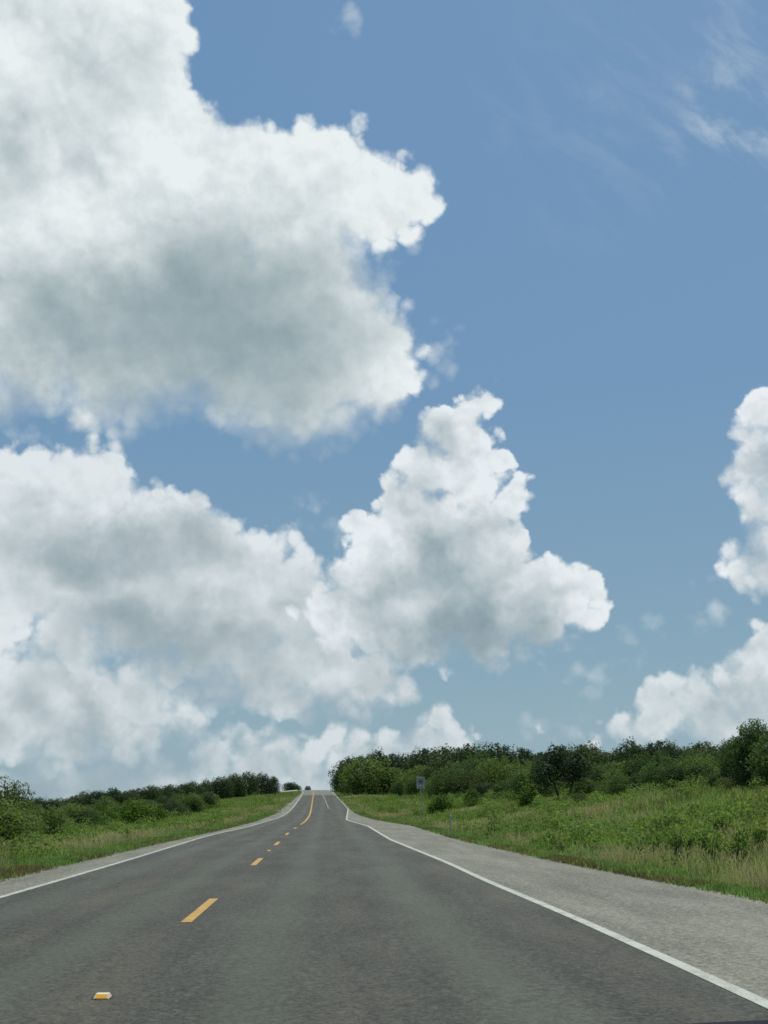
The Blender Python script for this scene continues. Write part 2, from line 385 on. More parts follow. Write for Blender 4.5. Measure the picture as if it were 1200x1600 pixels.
def ground_material():
    m, g, p, o = material('grassy_soil')
    geo = g.n('ShaderNodeNewGeometry'); pos = geo.outputs['Position']
    big = g.noise(pos, .12, 5, .6); mid = g.noise(pos, .7, 6, .65); fine = g.noise(pos, 9, 6, .7)
    c = g.ramp(fine, [(.25, (.030, .040, .016)), (.5, (.085, .115, .040)), (.75, (.15, .18, .070))])
    c = g.mix(g.mr(g.m('ADD', big, g.m('MULTIPLY', mid, .5)), .72, .92, 0, .75), c, g.mix(fine, (.07, .055, .03), (.20, .165, .085)))
    c = g.mix(g.mr(mid, .6, .72, 0, .5), c, g.mix(fine, (.05, .035, .02), (.12, .075, .045)))
    g.l(c, p.inputs['Base Color']); p.inputs['Roughness'].default_value = .95
    b = g.n('ShaderNodeBump'); b.inputs['Strength'].default_value = .8; b.inputs['Distance'].default_value = .08
    g.l(g.m('ADD', fine, mid), b.inputs['Height']); g.l(b.outputs[0], p.inputs['Normal'])
    return m
M_GROUND = ground_material()

def leaf_material(name, dark, light, trans=.35, objvar=.5, patchc=None, patch_sc=.25, patch_lo=.55, patch_hi=.65, rough=.55):
    m, g, p, o = material(name)
    geo = g.n('ShaderNodeNewGeometry'); oi = g.n('ShaderNodeObjectInfo')
    isl = geo.outputs['Random Per Island']
    pos = geo.outputs['Position']
    c = g.mix(isl, dark, light)
    cl = g.noise(pos, .9, 3, .6)
    c = g.mix(g.mr(cl, .35, .7, 0, .5), c, tuple(np.array(light) * 1.15))
    if objvar:
        c = g.mix(g.mr(oi.outputs['Random'], .45, 0.0, 0.0, .55, False), c, tuple(np.array(dark) * .9))
        c = g.mix(g.m('MULTIPLY', g.mr(oi.outputs['Random'], .35, 1.0, 0, 1, False), objvar), c, tuple(np.array(light) * np.array((1.35, 1.15, .75))))
    if patchc:
        for (pc, sc, lo, hi, mx) in patchc:
            pn = g.noise(pos, sc, 4, .6)
            c = g.mix(g.mr(pn, lo, hi, 0, mx), c, g.mix(isl, tuple(np.array(pc) * .6), pc))
    g.l(c, p.inputs['Base Color']); p.inputs['Roughness'].default_value = rough + .15; p.inputs['Specular IOR Level'].default_value = .12
    t = g.n('ShaderNodeBsdfTranslucent'); g.l(g.mix(1.0, c, (1.1, 1.25, .6), 'MULTIPLY'), t.inputs[0])
    mx = g.n('ShaderNodeMixShader'); mx.inputs[0].default_value = trans
    g.l(p.outputs[0], mx.inputs[1]); g.l(t.outputs[0], mx.inputs[2]); g.l(mx.outputs[0], o.inputs[0])
    return m
M_LEAF_DARK = leaf_material('dark_oak_leaves', (.023, .041, .022), (.064, .100, .046), .32)
M_LEAF_MID = leaf_material('green_brush_leaves', (.040, .072, .028), (.120, .185, .070), .4, .6)
M_LEAF_PALE = leaf_material('pale_mesquite_leaves', (.045, .070, .026), (.11, .15, .06), .4)
M_LEAF_FIELD = leaf_material('field_shrub_leaves', (.035, .075, .012), (.095, .17, .03), .4)
M_BARK = plain('rough_bark', (.075, .06, .048), .9, var=.6, sc=14)
M_GRASS = leaf_material('roadside_grass_blades', (.078, .132, .046), (.215, .305, .125), .5, 0,
                        [((.40, .34, .20), .16, .52, .66, .55), ((.24, .15, .10), .45, .54, .66, .7), ((.05, .09, .03), .8, .52, .66, .6)], rough=.6)
M_STRAW = leaf_material('dry_seed_heads', (.26, .22, .13), (.46, .40, .26), .35, 0, rough=.7)
M_REDW = leaf_material('reddish_weeds', (.10, .07, .045), (.22, .15, .10), .3, 0, rough=.7)
M_WEED = leaf_material('broad_weed_leaves', (.09, .145, .038), (.22, .30, .09), .45, .2)
M_STEEL = plain('galvanised_steel', (.32, .33, .34), .45, .8)
M_SIGNW = plain('sign_white', (.33, .345, .33), .5, 0, var=.1)
M_SIGNG = plain('sign_grey', (.19, .21, .205), .5, 0, var=.1)
M_SIGND = plain('sign_dark', (.065, .08, .082), .5, 0, var=.1)
M_POSTD = plain('weathered_post', (.07, .065, .055), .8)
M_POSTW = plain('pale_post', (.45, .43, .42), .7)
M_CARP = plain('dark_car_paint', (.006, .007, .012), .6, 0, 0, var=.05)
M_CARP.node_tree.nodes['Principled BSDF'].inputs['Specular IOR Level'].default_value = .06
M_GLASS = plain('dark_car_glass', (.02, .025, .03), .08, 0, .5, var=.02)
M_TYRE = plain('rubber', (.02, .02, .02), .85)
M_RIM = plain('wheel_rim', (.4, .4, .42), .35, .9)
M_LAMP = plain('lamp_lens', (.6, .6, .58), .15)
M_REFY = plain('amber_reflector', (.80, .38, .005), .35, 0, .2, var=.1)
M_REFW = plain('ivory_marker_body', (.60, .57, .40), .5, var=.15, sc=60)
M_GRAVEL = road_material('pale_gravel', (.26, .25, .22), (.5, .48, .43), 20)

# ------------------------------------------------------------------ object helpers
def link(name, me, mats, parent=None):
    o = bpy.data.objects.new(name, me); COL.objects.link(o)
    for m in (mats if isinstance(mats, (list, tuple)) else [mats]):
        if me is not None and m.name not in [q.name for q in me.materials if q]:
            me.materials.append(m)
    if parent is not None: o.parent = parent
    return o
def tag(o, label, cat, group=None):
    o['label'] = label; o['category'] = cat
    if group: o['group'] = group
    return o
def empty(name, loc, rz=0, sc=(1, 1, 1)):
    o = bpy.data.objects.new(name, None); COL.objects.link(o)
    o.location = tuple(float(q) for q in loc); o.rotation_euler = (0, 0, rz); o.scale = sc; o.empty_display_size = .3
    return o
def mesh(name, V, F, smooth=False):
    me = bpy.data.meshes.new(name)
    me.from_pydata([tuple(map(float, v)) for v in V], [], [tuple(map(int, f)) for f in F])
    me.update()
    if smooth: me.polygons.foreach_set('use_smooth', [True] * len(me.polygons))
    return me
def quads(name, V, n, k=4):
    """fast mesh of n separate k-gons, V is (n*k,3)"""
    V = np.ascontiguousarray(V, np.float32)
    me = bpy.data.meshes.new(name)
    me.vertices.add(len(V)); me.vertices.foreach_set('co', V.ravel())
    me.loops.add(n * k); me.loops.foreach_set('vertex_index', np.arange(n * k, dtype=np.int32))
    me.polygons.add(n); me.polygons.foreach_set('loop_start', np.arange(0, n * k, k, dtype=np.int32))
    me.update(calc_edges=True)
    return me

class MB:
    def __init__(s): s.V = []; s.F = []
    def box(s, cx, cy, cz, sx, sy, sz, bev=0.0):
        b = len(s.V); x, y, z = sx / 2, sy / 2, sz / 2
        if bev <= 0:
            for dz in (-z, z):
                for (dx, dy) in ((-x, -y), (x, -y), (x, y), (-x, y)): s.V.append((cx + dx, cy + dy, cz + dz))
            s.F += [(b + 3, b + 2, b + 1, b), (b + 4, b + 5, b + 6, b + 7)] + [(b + i, b + (i + 1) % 4, b + 4 + (i + 1) % 4, b + 4 + i) for i in range(4)]
        else:
            rings = [(-z, bev), (-z + bev, 0), (z - bev, 0), (z, bev)]
            for dz, q in rings:
                for (dx, dy) in ((-x + q, -y + q), (x - q, -y + q), (x - q, y - q), (-x + q, y - q)): s.V.append((cx + dx, cy + dy, cz + dz))
            s.F.append((b + 3, b + 2, b + 1, b)); s.F.append(tuple(b + 12 + i for i in range(4)))
            for r in range(3):
                s.F += [(b + r * 4 + i, b + r * 4 + (i + 1) % 4, b + r * 4 + 4 + (i + 1) % 4, b + r * 4 + 4 + i) for i in range(4)]
    def tube(s, pts, rad, n=7):
        pts = [Vector(p) for p in pts]; b = len(s.V)
        for i, p in enumerate(pts):
            t = (pts[min(i + 1, len(pts) - 1)] - pts[max(i - 1, 0)]).normalized()
            a = t.orthogonal().normalized(); c = t.cross(a); r = rad[i] if isinstance(rad, (list, tuple)) else rad
            for k in range(n):
                w = 2 * math.pi * k / n
                s.V.append(tuple(p + (a * math.cos(w) + c * math.sin(w)) * r))
        for i in range(len(pts) - 1):
            for k in range(n):
                s.F.append((b + i * n + k, b + i * n + (k + 1) % n, b + (i + 1) * n + (k + 1) % n, b + (i + 1) * n + k))
        s.F.append(tuple(b + k for k in reversed(range(n)))); s.F.append(tuple(b + (len(pts) - 1) * n + k for k in range(n)))
    def poly(s, pts, y0, y1):
        """prism of an x-z outline between two y"""
        b = len(s.V); n = len(pts)
        for y in (y0, y1):
            for (x, z) in pts: s.V.append((x, y, z))
        s.F.append(tuple(b + i for i in range(n))); s.F.append(tuple(b + n + i for i in reversed(range(n))))
        for i in range(n): s.F.append((b + i, b + n + i, b + n + (i + 1) % n, b + (i + 1) % n))
    def build(s, name, mat, parent=None, smooth=False):
        return link(name, mesh(name, s.V, s.F, smooth), mat, parent)

# ------------------------------------------------------------------ ground, road, shoulders, markings
def build_ground():
    ys = np.concatenate([np.arange(-60, 20, 4), np.arange(20, 340, 2.5), np.arange(340, 520, 8), np.geomspace(520, 4000, 20)])
    offs = np.concatenate([[0, .12, .4, .8, 1.3, 2, 3, 4.2, 5.6, 7.2, 9, 11, 13.5, 16, 19, 23, 27, 32, 38, 45, 54, 64, 76, 90, 110, 140, 180], np.geomspace(230, 3500, 14)])
    cols = []
    rows = []
    for Y in ys:
        xl, xr = XE(E_LS, Y), XE(E_RS, Y)
        xs = np.concatenate([(xl - offs)[::-1], [xl + .3, .5 * (xl + xr), xr - .3], xr + offs])
        rows.append(np.stack([xs, np.full_like(xs, Y), ground_z(xs, np.full_like(xs, Y))], 1))
    A = np.array(rows); ny, nx, _ = A.shape
    F = [(j * nx + i, j * nx + i + 1, (j + 1) * nx + i + 1, (j + 1) * nx + i) for j in range(ny - 1) for i in range(nx - 1)]
    o = link('ground', mesh('ground', A.reshape(-1, 3), F, True), M_GROUND); o['kind'] = 'structure'
build_ground()

YS = np.concatenate([np.arange(-50, 90, 2.0), np.arange(90, 340, 1.0), np.arange(340, 520, 6.0)])
def strip(name, fl, fr, dz, mat, ys=YS, cols=3, kind='structure', thick=None):
    V = []; F = []
    for j, Y in enumerate(ys):
        a, b = fl(Y), fr(Y)
        for i in range(cols):
            t = i / (cols - 1); x = a + (b - a) * t
            V.append((x, Y, ZR(Y) + dz))
    for j in range(len(ys) - 1):
        for i in range(cols - 1):
            F.append((j * cols + i, j * cols + i + 1, (j + 1) * cols + i + 1, (j + 1) * cols + i))
    o = link(name, mesh(name, V, F, True), mat)
    if kind: o['kind'] = kind
    return o
wob = lambda Y, s: .09 * math.sin(Y * .7 + s) + .06 * math.sin(Y * 2.1 + 2 * s) + .05 * math.sin(Y * 4.3 + s) + .04 * math.sin(Y * 7.9 + 3 * s)
strip('road_shoulder', lambda Y: XE(E_LS, Y) + wob(Y, .3), lambda Y: XE(E_LL, Y) + .10, .010, M_SHLD, np.arange(-50, 520, .25))
strip('road_shoulder', lambda Y: XE(E_RL, Y) - .10, lambda Y: XE(E_RS, Y) + wob(Y, 1.7), .010, M_SHLD, np.arange(-50, 520, .5))
strip('road', lambda Y: XE(E_LL, Y) - .06, lambda Y: XE(E_RL, Y) + .06, .015, M_ASPH, cols=5)
strip('road_edge_line', lambda Y: XE(E_LL, Y) - .06, lambda Y: XE(E_LL, Y) + .055, .020, M_WHITE, cols=2)
strip('road_edge_line', lambda Y: XE(E_RL, Y) - .065, lambda Y: XE(E_RL, Y) + .075, .020, M_WHITE, np.concatenate([np.arange(-50, 88, 2.0), np.arange(88, 340, .5)]), cols=2)
strip('road_centre_line', lambda Y: XE(E_YC, Y) - .075, lambda Y: XE(E_YC, Y) + .075, .020, M_YELL, np.concatenate([np.arange(80, 340, 1.0)]), cols=2)
# dashes of the centre line
V, F = [], []
for k in range(-3, 6):
    y0 = 14.0 + 12.45 * k; y1 = y0 + 3.35
    for (ya, yb) in ((y0, .5 * (y0 + y1)), (.5 * (y0 + y1), y1)):
        b = len(V)
        for (y, s) in ((ya, -1), (ya, 1), (yb, 1), (yb, -1)):
            V.append((XE(E_YC, y) + .065 * s, y, ZR(y) + .020))
        F.append((b, b + 1, b + 2, b + 3))
o = link('road_centre_dashes', mesh('road_centre_dashes', V, F), M_YELL); o['kind'] = 'structure'
# worn lane line where the climbing lane begins
p0, p1 = hit(513.5, 1263.5), hit(507.5, 1248.5)
strip('road_lane_line', lambda Y: np.interp(Y, [p0[1], p1[1], 320], [p0[0], p1[0], p1[0] - 2.4]) - .06, lambda Y: np.interp(Y, [p0[1], p1[1], 320], [p0[0], p1[0], p1[0] - 2.4]) + .06, .020, M_FAINT, np.arange(p0[1], p1[1] + 40, 1.0), cols=2)

# pale gravel drive meeting the road near the crest, on the left
V, F = [], []
yg = np.linspace(262, 276, 8)
for Y in yg:
    for o_ in np.linspace(.4, 26, 14):
        x = XE(E_LS, Y) - o_
        V.append((x, Y, float(ground_z(x, Y)) + .06))
for j in range(7):
    for i in range(13): F.append((j * 14 + i + 1, j * 14 + i, (j + 1) * 14 + i, (j + 1) * 14 + i + 1))
o = link('gravel_drive', mesh('gravel_drive', V, F, True), M_GRAVEL); o['kind'] = 'structure'

# ------------------------------------------------------------------ raised pavement markers
def marker_parts():
    m = MB(); b = .0
    m.V = [(-.058, -.055, 0), (.058, -.055, 0), (.058, .055, 0), (-.058, .055, 0),
           (-.046, -.026, .024), (.046, -.026, .024), (.046, .026, .024), (-.046, .026, .024)]
    m.F = [(3, 2, 1, 0), (4, 5, 6, 7), (0, 1, 5, 4), (1, 2, 6, 5), (2, 3, 7, 6), (3, 0, 4, 7)]
    lens = []
    for s in (-1, 1):
        q = MB()
        a, c = s * .053, s * .030
        za, zc = .0035, .0215
        off = s * .002
        P = [(-.048, a + off, za + .002), (.048, a + off, za + .002), (.040, c + off, zc + .001), (-.040, c + off, zc + .001)]
        q.V = P + [(x, y - s * .004, z - .002) for (x, y, z) in P]
        q.F = [(0, 1, 2, 3), (7, 6, 5, 4)] + [(i, 4 + i, 4 + (i + 1) % 4, (i + 1) % 4) for i in range(4)]
        lens.append(q)
    return m, lens
MK, LN = marker_parts()
mk_lab = ['yellow reflective raised marker on the near road, closest to the camera', 'small yellow raised marker between the second and third centre dashes']
h0 = hit(160, 1564)
mk0 = empty('pavement_marker', (h0[0], h0[1], .016)); tag(mk0, mk_lab[0], 'road marker', 'raised road markers along the centre line')
mk0.scale = (.98, 1.2, 1.35)
body = MK.build('marker_body', M_REFW, mk0)
for q in LN: q.build('reflector', M_REFY, mk0)
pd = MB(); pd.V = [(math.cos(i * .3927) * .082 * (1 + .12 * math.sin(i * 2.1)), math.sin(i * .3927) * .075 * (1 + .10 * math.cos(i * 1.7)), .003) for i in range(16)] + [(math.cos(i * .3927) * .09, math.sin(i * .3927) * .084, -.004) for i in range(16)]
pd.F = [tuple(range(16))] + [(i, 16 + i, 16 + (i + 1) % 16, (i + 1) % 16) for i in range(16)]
pd.build('adhesive_shadow_pad', M_TYRE, mk0)  # adhesive pad; its dark disc doubles as the marker's shadow on the road
def copy_thing(root, loc, rz=None, sc=None, label=None, group=None):
    r = root.copy(); COL.objects.link(r); r.location = tuple(float(q) for q in loc)
    if rz is not None: r.rotation_euler = (0, 0, rz)
    if sc is not None: r.scale = sc
    if label: r['label'] = label
    if group: r['group'] = group
    for ch in list(root.children):
        c = ch.copy(); COL.objects.link(c); c.parent = r
        for gch in list(ch.children):
            d = gch.copy(); COL.objects.link(d); d.parent = c
    return r
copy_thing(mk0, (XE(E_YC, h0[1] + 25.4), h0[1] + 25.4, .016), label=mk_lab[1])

# ------------------------------------------------------------------ route sign
def build_sign():
    Y = 86.0; p = at(657.5, 1258, Y); X = p[0]; z0 = float(ground_z(X, Y))
    top = at(657.5, 1213.5, Y)[2] - z0
    t = empty('road_sign', (X, Y, z0 - .05)); tag(t, 'white square route sign with small plaque below on steel post, right roadside', 'road sign')
    m = MB(); m.tube([(0, 0, -.2), (0, 0, top - .05)], .03, 8); m.build('post', M_STEEL, t)
    w = .62
    m = MB(); m.box(0, -.045, top - .31, w, .012, .66, .004); pl = m.build('sign_plate', M_SIGNW, t)
    m = MB(); m.box(0, -.0535, top - .30, w - .17, .004, .45); e = m.build('emblem', M_SIGNG, pl)
    m = MB(); m.poly([(-.13, top - .22), (.13, top - .22), (.16, top - .34), (.0, top - .47), (-.16, top - .34)], -.0585, -.0565); m.build('emblem_mark', M_SIGND, pl)
    m = MB(); m.box(0, -.045, top - .755, w, .012, .21, .004); pq = m.build('plaque', M_SIGNW, t)
    m = MB(); m.box(.02, -.0535, top - .755, .36, .004, .045); m.build('plaque_bar', M_SIGND, pq)
    for z in (top - .12, top - .5, top - .755):
        m = MB(); m.box(0, -.035, z, .09, .012, .03); m.build('bracket', M_STEEL, t)
build_sign()

def build_post(px, py, Y, hgt, mat, label, cap):
    p = at(px, py, Y); z0 = float(ground_z(p[0], Y))
    t = empty('marker_post', (p[0], Y, z0)); tag(t, label, 'post')
    m = MB(); m.tube([(0, 0, -.2), (.02, 0, hgt * .5), (.01, 0, hgt)], [.055, .05, .045], 8); m.build('shaft', mat, t)
    m = MB(); m.box(.01, 0, hgt + .03, .14, .12, .16, .01); m.build('reflector', cap, t)
build_post(430, 1250, 205, 1.35, M_POSTD, 'thin dark post in the grass left of the road near the crest', M_POSTD)
build_post(704, 1262, 62, .75, M_POSTW, 'thin pale post in the grass just right of the route sign', M_POSTW)

# ------------------------------------------------------------------ cars
def build_far_car():
    Y = 318.0; X = at(481, 1236, Y)[0]
    t = empty('car', (X, Y, ZR(Y) + .016)); tag(t, 'tiny dark car coming over the crest in the left lane', 'car')
    prof = [(-2.2, .35), (-2.25, .75), (-2.05, .92), (-1.2, 1.0), (1.9, 1.0), (2.2, .9), (2.25, .4)]
    m = MB()
    n = len(prof)
    for x in (-.85, .85):
        for (y, z) in prof: m.V.append((x, y, z))
    m.F = [tuple(range(n)), tuple(reversed(range(n, 2 * n)))] + [(i, n + i, n + (i + 1) % n, (i + 1) % n) for i in range(n)]
    m.build('body', M_CARP, t)
    m = MB(); bot = [(-.78, -1.25), (.78, -1.25), (.78, 1.8), (-.78, 1.8)]; tp = [(-.6, -.5), (.6, -.5), (.6, 1.3), (-.6, 1.3)]
    m.V = [(x, y, 1.0) for x, y in bot] + [(x, y, 1.46) for x, y in tp]
    m.F = [(0, 1, 5, 4), (1, 2, 6, 5), (2, 3, 7, 6), (3, 0, 4, 7), (3, 2, 1, 0)]
    m.build('cabin_glass', M_GLASS, t)
    m = MB(); m.box(0, .4, 1.485, 1.24, 1.86, .05, .015); m.build('roof', M_CARP, t)
    for sx in (-1, 1):
        for y in (-1.4, 1.4):
            m = MB(); m.tube([(sx * .7, y, .32), (sx * .88, y, .32)], .32, 16); w = m.build('wheel', M_TYRE, t)
            m = MB(); m.tube([(sx * .885, y, .32), (sx * .90, y, .32)], .19, 12); m.build('rim', M_RIM, w)
        m = MB(); m.box(sx * .62, -2.24, .72, .36, .06, .14, .02); m.build('headlight', M_LAMP, t)
build_far_car()

def build_hood():
    """bonnet of the car the picture was taken from: crowned panel, rolled front and fender edges"""
    cx = .82
    t = empty('car', (cx, 0, .016)); tag(t, 'dark bonnet of the near car at the bottom right edge of the view', 'car')
    def surf(u, v, lift=0.0):
        # u across -1..1, v along 0..1 (front)
        x = u * (.78 - .05 * v)
        y = .85 + 1.05 * v - .10 * v * u * u
        z = HOOD_Z - .022 * v - .065 * abs(u) ** 3.2 - .06 * max(0, v - .86) / .14 * (max(0, v - .86) / .14)
        return (x, y, z + lift)
    NU, NV = 32, 24
    V, F = [], []
    for k, lift in enumerate((0, -.03)):
        for j in range(NV + 1):
            for i in range(NU + 1): V.append(surf(-1 + 2 * i / NU, j / NV, lift))
    n1 = (NU + 1) * (NV + 1); w = NU + 1
    for j in range(NV):
        for i in range(NU):
            a = j * w + i
            F.append((a, a + 1, a + w + 1, a + w)); F.append((n1 + a + w, n1 + a + w + 1, n1 + a + 1, n1 + a))
    for i in range(NU):
        F.append((i + 1, i, n1 + i, n1 + i + 1)); a = NV * w + i; F.append((a, a + 1, n1 + a + 1, n1 + a))
    for j in range(NV):
        a = j * w; F.append((a, a + w, n1 + a + w, n1 + a)); a = j * w + NU; F.append((a + w, a, n1 + a, n1 + a + w))
    link('bonnet', mesh('bonnet', V, F, True), M_CARP, t)
    m = MB(); m.box(0, 1.28, .62, 1.56, .98, .56, .08); m.build('front_body', M_CARP, t)
    for s in (-1, 1):
        m = MB(); m.tube([(s * .62, 1.15, .32), (s * .83, 1.15, .32)], .32, 20); wl = m.build('wheel', M_TYRE, t)
        m = MB(); m.tube([(s * .835, 1.15, .32), (s * .85, 1.15, .32)], .2, 16); m.build('rim', M_RIM, wl)
        m = MB(); m.box(s * .55, 1.80, .72, .36, .08, .16, .03); m.build('headlight', M_LAMP, t)
HOOD_Z = 1.086
build_hood()

# ------------------------------------------------------------------ trees and shrubs
def leaf_cloud(centres, radii, n, size, seed, up=.25, asp=.62, inner=.18, flat=1.0):
    r = np.random.default_rng(seed)
    C = np.array(centres); Rr = np.array(radii)
    w = Rr ** 2; k = r.choice(len(C), n, p=w / w.sum())
    d = r.normal(size=(n, 3)); d[:, 2] += up; d /= np.linalg.norm(d, axis=1)[:, None]
    f = np.where(r.random(n) < inner, r.uniform(.25, .8, n), r.normal(.95, .12, n))
    # clumped surface: each lobe has its own bumps
    bump = 1 + .16 * np.sin(d[:, 0] * 5 + k * 1.7) * np.sin(d[:, 1] * 5 + k * 2.9 + 1) + .10 * np.sin(d[:, 2] * 8 + k)
    P = C[k] + d * (Rr[k] * f * bump)[:, None] * np.array([1, 1, flat])
    nrm = d + r.normal(size=(n, 3)) * .5; nrm /= np.linalg.norm(nrm, axis=1)[:, None]
    t = np.cross(nrm, r.normal(size=(n, 3))); t /= np.linalg.norm(t, axis=1)[:, None] + 1e-9
    b = np.cross(nrm, t)
    s = size * r.uniform(.6, 1.35, n)[:, None]
    V = np.stack([P - t * s, P - b * s * asp + nrm * s * .15, P + t * s, P + b * s * asp + nrm * s * .15], 1).reshape(-1, 3)
    return quads('crown', V, n)

def tree_proto(seed, H=5.0, W=5.6, n=3600, leaf=.13, trunk=.28, lobes=15, mat=None, spread=.72, sparse=False, stems=1, lean=1.0):
    """unit tree of height H: returns (trunk mesh, crown mesh)"""
    r = random.Random(seed)
    cs, rs = [], []
    for i in range(lobes):
        a = i * 2.39996 + r.uniform(-.4, .4); q = math.sqrt((i + .5) / lobes)
        rad = W / 2 * spread * q * r.uniform(.85, 1.12)
        dome = math.sqrt(max(0, 1 - (q * .93) ** 2))
        rl = W * r.uniform(.155, .235) * (.75 if sparse else 1)
        zt = H * (trunk + .12 + (.88 - trunk - .12) * dome * r.uniform(.72, 1.0)) - rl * .35
        cs.append((rad * math.cos(a), rad * math.sin(a), max(zt, rl * .8))); rs.append(rl)
        if q > .45 and not sparse:
            cs.append((rad * .95 * math.cos(a + .3), rad * .95 * math.sin(a + .3), max(rl * .7, H * trunk * r.uniform(.8, 1.5)))); rs.append(rl * r.uniform(.75, 1.0))
    # a few shoots breaking the outline
    for i in range(5):
        a = r.uniform(0, 6.28); q = r.uniform(.1, .8)
        cs.append((W / 2 * q * math.cos(a), W / 2 * q * math.sin(a), H * (.98 - .45 * q * q))); rs.append(W * .055)
    top = max(c[2] + q for c, q in zip(cs, rs))
    sc = H / top
    cs = [(c[0], c[1], c[2] * sc) for c in cs]
    cm = leaf_cloud(cs, rs, n, leaf, seed, inner=.1 if sparse else .22)
    m = MB()
    for s_ in range(stems):
        a0 = s_ * 6.28 / stems + r.random(); lean_ = .0 if stems == 1 else W * .10 * lean
        b0 = (lean_ * .3 * math.cos(a0), lean_ * .3 * math.sin(a0), -.25)
        f0 = (lean_ * math.cos(a0) + r.uniform(-.15, .15), lean_ * math.sin(a0), H * (trunk + .08))
        mid = tuple((b0[i] + f0[i]) / 2 + (r.uniform(-.08, .08) * H * .3 if i < 2 else 0) for i in range(3))
        rr = H * .028 / (stems ** .4)
        m.tube([b0, mid, f0], [rr * 1.35, rr, rr * .8], 8)
        for c in r.sample(cs[:lobes], min(len(cs[:lobes]), 7 if sparse else 4)):
            c = Vector(c); f = Vector(f0); md = f.lerp(c, .5) + Vector((r.uniform(-.1, .1), r.uniform(-.1, .1), .12 * H * r.uniform(-.3, .6)))
            m.tube([f, md, c], [rr * .62, rr * .4, rr * .14], 6)
    return mesh('trunk', m.V, m.F, True), cm

PROTO = {}
def proto(key, mat, **kw):
    tm, cm = tree_proto(**kw)
    tm.materials.append(M_BARK); cm.materials.append(mat)
    PROTO[key] = (tm, cm, kw.get('H', 5.0))
for i in range(5):
    proto(('oak', i), M_LEAF_DARK, seed=100 + i, W=6.0 + .5 * (i % 3), n=7500, leaf=.125, trunk=.16, lobes=10 + i)
for i in range(5):
    proto(('brush', i), M_LEAF_MID, seed=200 + i, W=6.4 + .6 * (i % 2), n=8500, leaf=.12, trunk=.07, lobes=10 + i, stems=3)
for i in range(2):
    proto(('mesquite', i), M_LEAF_PALE, seed=300 + i, W=6.5, n=2600, leaf=.10, trunk=.24, lobes=17, sparse=True, stems=2)
for i in range(3):
    proto(('bush', i), M_LEAF_FIELD, seed=400 + i, W=6.6, n=3000, leaf=.22, trunk=.03, lobes=11, stems=3)
proto(('leaning', 0), M_LEAF_DARK, seed=611, W=6.4, n=6200, leaf=.12, trunk=.26, lobes=12, sparse=True, stems=2, lean=1.6)
proto(('bigleaf', 0), M_LEAF_MID, seed=501, W=5.6, n=15000, leaf=.10, trunk=.22, lobes=19, stems=2)

SKY_R = np.array([(524, 1225), (530, 1202), (545, 1186), (565, 1180), (590, 1176), (640, 1172), (690, 1166), (740, 1165), (780, 1160), (830, 1167), (850, 1171), (870, 1163), (900, 1166), (960, 1163), (1000, 1160), (1030, 1154), (1060, 1164), (1095, 1156), (1130, 1166), (1145, 1150), (1170, 1145), (1185, 1126), (1200, 1120), (1260, 1110)])
SKY_L = np.array([(-60, 1238), (0, 1240), (25, 1242), (45, 1245), (60, 1246), (90, 1247), (110, 1240), (140, 1236), (160, 1230), (180, 1232), (190, 1237), (210, 1232), (250, 1226), (280, 1223), (320, 1221), (335, 1213), (360, 1208), (385, 1206), (400, 1206), (420, 1208), (432, 1216), (442, 1228), (470, 1232)])
NTREE = 0
def plant(px, Y, top_py, kind, label, group=None, name='tree', cat='tree', wide=1.0, base_py=None):
    global NTREE
    NTREE += 1
    p = at(px, 1240, Y); X = p[0]; z0 = float(ground_z(X, Y))
    H = at(px, top_py, Y)[2] - z0
    H = max(H, .35)
    keys = [k for k in PROTO if k[0] == kind]; key = keys[random.randrange(len(keys))]
    tm, cm, h0 = PROTO[key]
    s = H / h0; rz = random.uniform(0, 6.28)
    t = empty(name, (X, Y, z0 - .03), rz, (s * wide * random.uniform(.92, 1.1), s * wide * random.uniform(.92, 1.1), s))
    link('trunk', tm, M_BARK, t); link('crown', cm, cm.materials[0], t)
    tag(t, label, cat, group)
    return t, H
def sky_at(tab, px): return float(np.interp(px, tab[:, 0], tab[:, 1]))

G_RR, L_RR = 'dark trees along the right skyline', 'dark rounded tree in the skyline row of the wood right of the road'
G_RM, L_RM = 'trees in the middle of the right wood', 'green bushy tree in the middle row of the wood right of the road'
G_RF, L_RF = 'brush along the front of the right wood', 'low green brush tree at the front of the wood right of the road'
G_LR, L_LR = 'dark trees along the left skyline', 'dark tree in the skyline row of the wood left of the road'
G_LF, L_LF = 'brush along the front of the left wood', 'low green brush tree at the front of the wood left of the road'
# distance of the front edge of the right wood for a direction, from its foot in the field
def front_R(px): return float(np.interp(px, [524, 545, 560, 613, 705, 833, 1010, 1200, 1300], [275, 250, 232, 196, 142, 98, 76, 54, 48]))
def front_L(px): return float(np.interp(px, [-60, 42, 167, 258, 325, 387, 433], [52, 62, 88, 107, 150, 220, 255]))
px = 552
while px < 1160:                                                # skyline row
    f = front_R(px); Y = f + np.interp(px, [540, 700, 900, 1200], [25, 60, 75, 70]) * random.uniform(.85, 1.15)
    if px > 1120: Y = f + 55
    plant(px, Y, sky_at(SKY_R, px) + random.uniform(-4, 7), 'oak', L_RR, G_RR, wide=random.uniform(.85, 1.25))
    px += random.uniform(20, 34)
px = 560
while px < 1230:                                                # middle row
    f = front_R(px); Y = f + np.interp(px, [540, 700, 900, 1200], [12, 26, 32, 26]) * random.uniform(.8, 1.2)
    ty = sky_at(SKY_R, min(px, 1140)) + random.uniform(7, 30)
    plant(px, Y, ty, random.choice(['oak', 'brush', 'brush', 'brush', 'brush']), L_RM, G_RM, wide=random.uniform(.85, 1.1))
    px += random.uniform(24, 36)
px = 575
